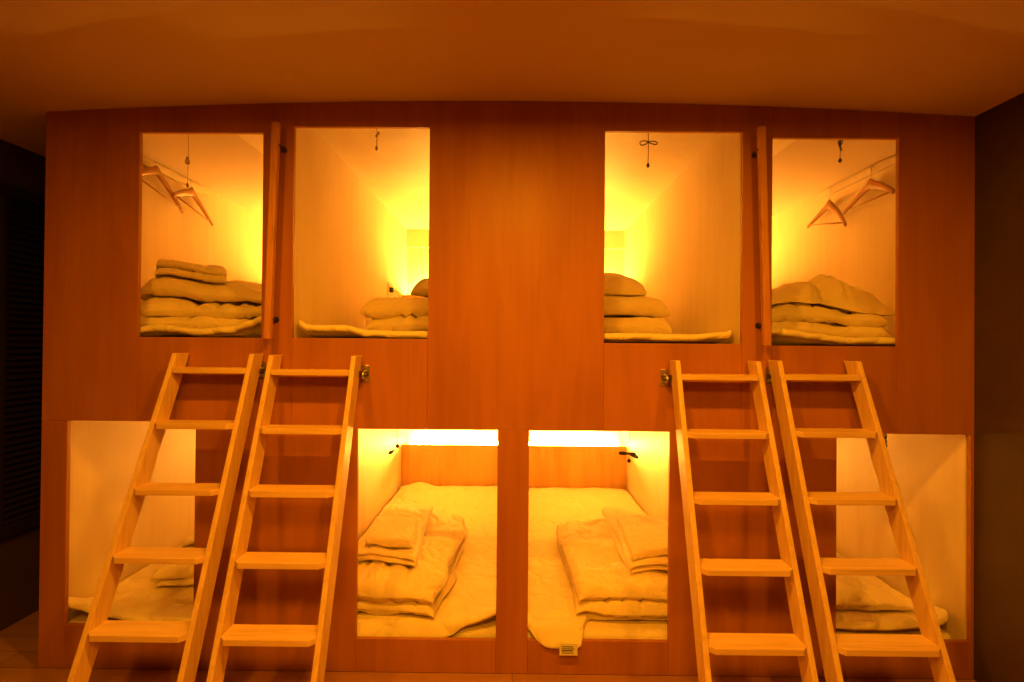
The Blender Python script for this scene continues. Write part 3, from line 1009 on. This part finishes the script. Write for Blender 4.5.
# capsule with the care tag
lo, hi = inside(2)
A, B, C = quad((581, 629), (690, 629), (554, 530), ztop)
A = (A[0], 0.048)
d = folded('duvet', A, (min(B[0], hi - 0.02), A[1]), (C[0], 1.05), [q7], 2, 0.074, 'white folded duvet beside the hanging care tag', 'duvet', GD, seed=18.3, wr=0.024, low=0.018, dome=0.10, cf=5.5)
z = ztop + 0.148
A, B, C = quad((631, 580), (690, 575), (602, 516), z)
b = folded('blanket', A, B, C, [d], 2, 0.034, 'white folded blanket on the duvet in the care tag capsule', 'blanket', GB, seed=19.4, wr=0.011, low=0.015, dome=0.08)
z = z + 0.070
A, B, C = quad((633, 562), (690, 553), (617, 524), z)
folded('towel', A, B, C, [b], 3, 0.012, 'white folded towel lying on the blanket in the care tag capsule', 'towel', GT, TOWEL, seed=20.4, wr=0.003, low=0.006, dome=0.06, cf=12)

# shaded end capsules
A, B, C = quad((148, 594), (300, 592), (175, 560), ztop)
d = folded('duvet', A, B, C, [q5], 2, 0.05, 'white duvet folded flat behind the ladder ' + SH, 'duvet', GD, seed=25.1, wr=0.014, low=0.03, dome=0.12)
A, B, C = quad((180, 556), (280, 553), (195, 535), ztop + 0.1)
folded('blanket', A, B, C, [d], 2, 0.035, 'white blanket on the duvet behind the ladder ' + SH, 'blanket', GB, seed=26.1, wr=0.01, low=0.015, dome=0.12)
lo, hi = inside(3)
heap('duvet', (lo + 0.03, 0.16), (XY(915, 0.16), 0.16), (lo + 0.03, 0.95), [q8],
     [(0, 0.10), (0.3, 0.13), (0.6, 0.13), (0.8, 0.07), (1.0, 0.02)], [(0, 0.25), (0.35, 0.8), (0.7, 1.0), (1, 0.6)],
     'white rumpled duvet spread behind the ladder ' + PL, 'duvet', GD, seed=6.0, amp=0.014)

# care tag hanging over the sill
ct = W(568.5, 649.5, -0.030)
p0, p1 = W(559.5, 643.5, -0.029), W(577.5, 655.5, -0.029)
m = MB().quadbox([(p0.x, -0.0300, p1.z), (p1.x, -0.0300, p1.z), (p1.x, -0.0290, p1.z), (p0.x, -0.0290, p1.z),
                  (p0.x, -0.0285, p0.z), (p1.x, -0.0285, p0.z), (p1.x, -0.0275, p0.z), (p0.x, -0.0275, p0.z)])
BASES[pad7.name] = pad7.location.copy()
tg = m.build('care_tag', TAGM, pad7)
tg['label'] = 'white care tag with small dark print'
BASES[tg.name] = pad7.location.copy()
ink = MB()
rs = random.Random(4)
for q in range(4):
    zz = p1.z + 0.010 + q * 0.009
    fracs = rs.uniform(0.6, 0.85)
    ww = (p1.x - p0.x)
    ink.box(p0.x + ww * 0.12, p0.x + ww * (0.12 + fracs), -0.0312, -0.0303, zz, zz + (0.0035 if q == 1 else 0.0018))
ink.build('print', INK, tg)

# ------------------------------------------------------------------ louvered shutter in the passage
sh = empty('louvered_shutter', (XLW + 0.02, 0.0, 0.46), 'dark louvered shutter on the passage side wall', 'shutter')
y0s, y1s, z0s, z1s = -0.15, 0.62, 0.46, 2.18
xs = XLW + 0.001
fm = MB()
fm.box(xs, xs + 0.035, y0s, y0s + 0.05, z0s, z1s); fm.box(xs, xs + 0.035, y1s - 0.05, y1s, z0s, z1s)
fm.box(xs, xs + 0.035, y0s + 0.05, y1s - 0.05, z1s - 0.06, z1s); fm.box(xs, xs + 0.035, y0s + 0.05, y1s - 0.05, z0s, z0s + 0.06)
fm.box(xs, xs + 0.035, (y0s + y1s) / 2 - 0.02, (y0s + y1s) / 2 + 0.02, z0s + 0.06, z1s - 0.06)
fm.build('frame', DARKL, sh, bevel=0.002)
sm_ = MB()
zz = z0s + 0.07
while zz < z1s - 0.08:
    for a, b in ((y0s + 0.052, (y0s + y1s) / 2 - 0.022), ((y0s + y1s) / 2 + 0.022, y1s - 0.052)):
        sm_.quadbox([(xs + 0.004, a, zz + 0.018), (xs + 0.030, a, zz - 0.004), (xs + 0.030, b, zz - 0.004), (xs + 0.004, b, zz + 0.018),
                     (xs + 0.004, a, zz + 0.023), (xs + 0.030, a, zz + 0.001), (xs + 0.030, b, zz + 0.001), (xs + 0.004, b, zz + 0.023)])
    zz += 0.032
sm_.build('slats', DARKL, sh)

# ------------------------------------------------------------------ light
def overhead_light(x, y, z, power, size):
    l = bpy.data.lights.new('downlight_or_fill', 'AREA')
    l.shape = 'DISK'; l.size = size; l.energy = power; l.color = LIGHT
    o = bpy.data.objects.new('downlight_or_fill', l)
    COL.objects.link(o)
    o.location = (x, y, z)
    return o
overhead_light(-1.05, -1.2, 2.40, 16, 0.09)
overhead_light(0.0, -1.2, 2.40, 30, 0.09)
overhead_light(1.05, -1.2, 2.40, 16, 0.09)
overhead_light(0.0, -2.6, 2.40, 60, 0.6)  # added soft fill behind the camera, lifts the ladder shadows; no known lamp

wd = bpy.data.worlds.new('world')
SC.world = wd
wd.use_nodes = True
bg = wd.node_tree.nodes['Background']
bg.inputs[0].default_value = (0.6, 0.24, 0.05, 1)
bg.inputs[1].default_value = 0.02

SC.view_settings.view_transform = 'Standard'
SC.view_settings.look = 'None'
SC.view_settings.gamma = 1.0
SC.view_settings.use_curve_mapping = False
SC.view_settings.exposure = 0.0
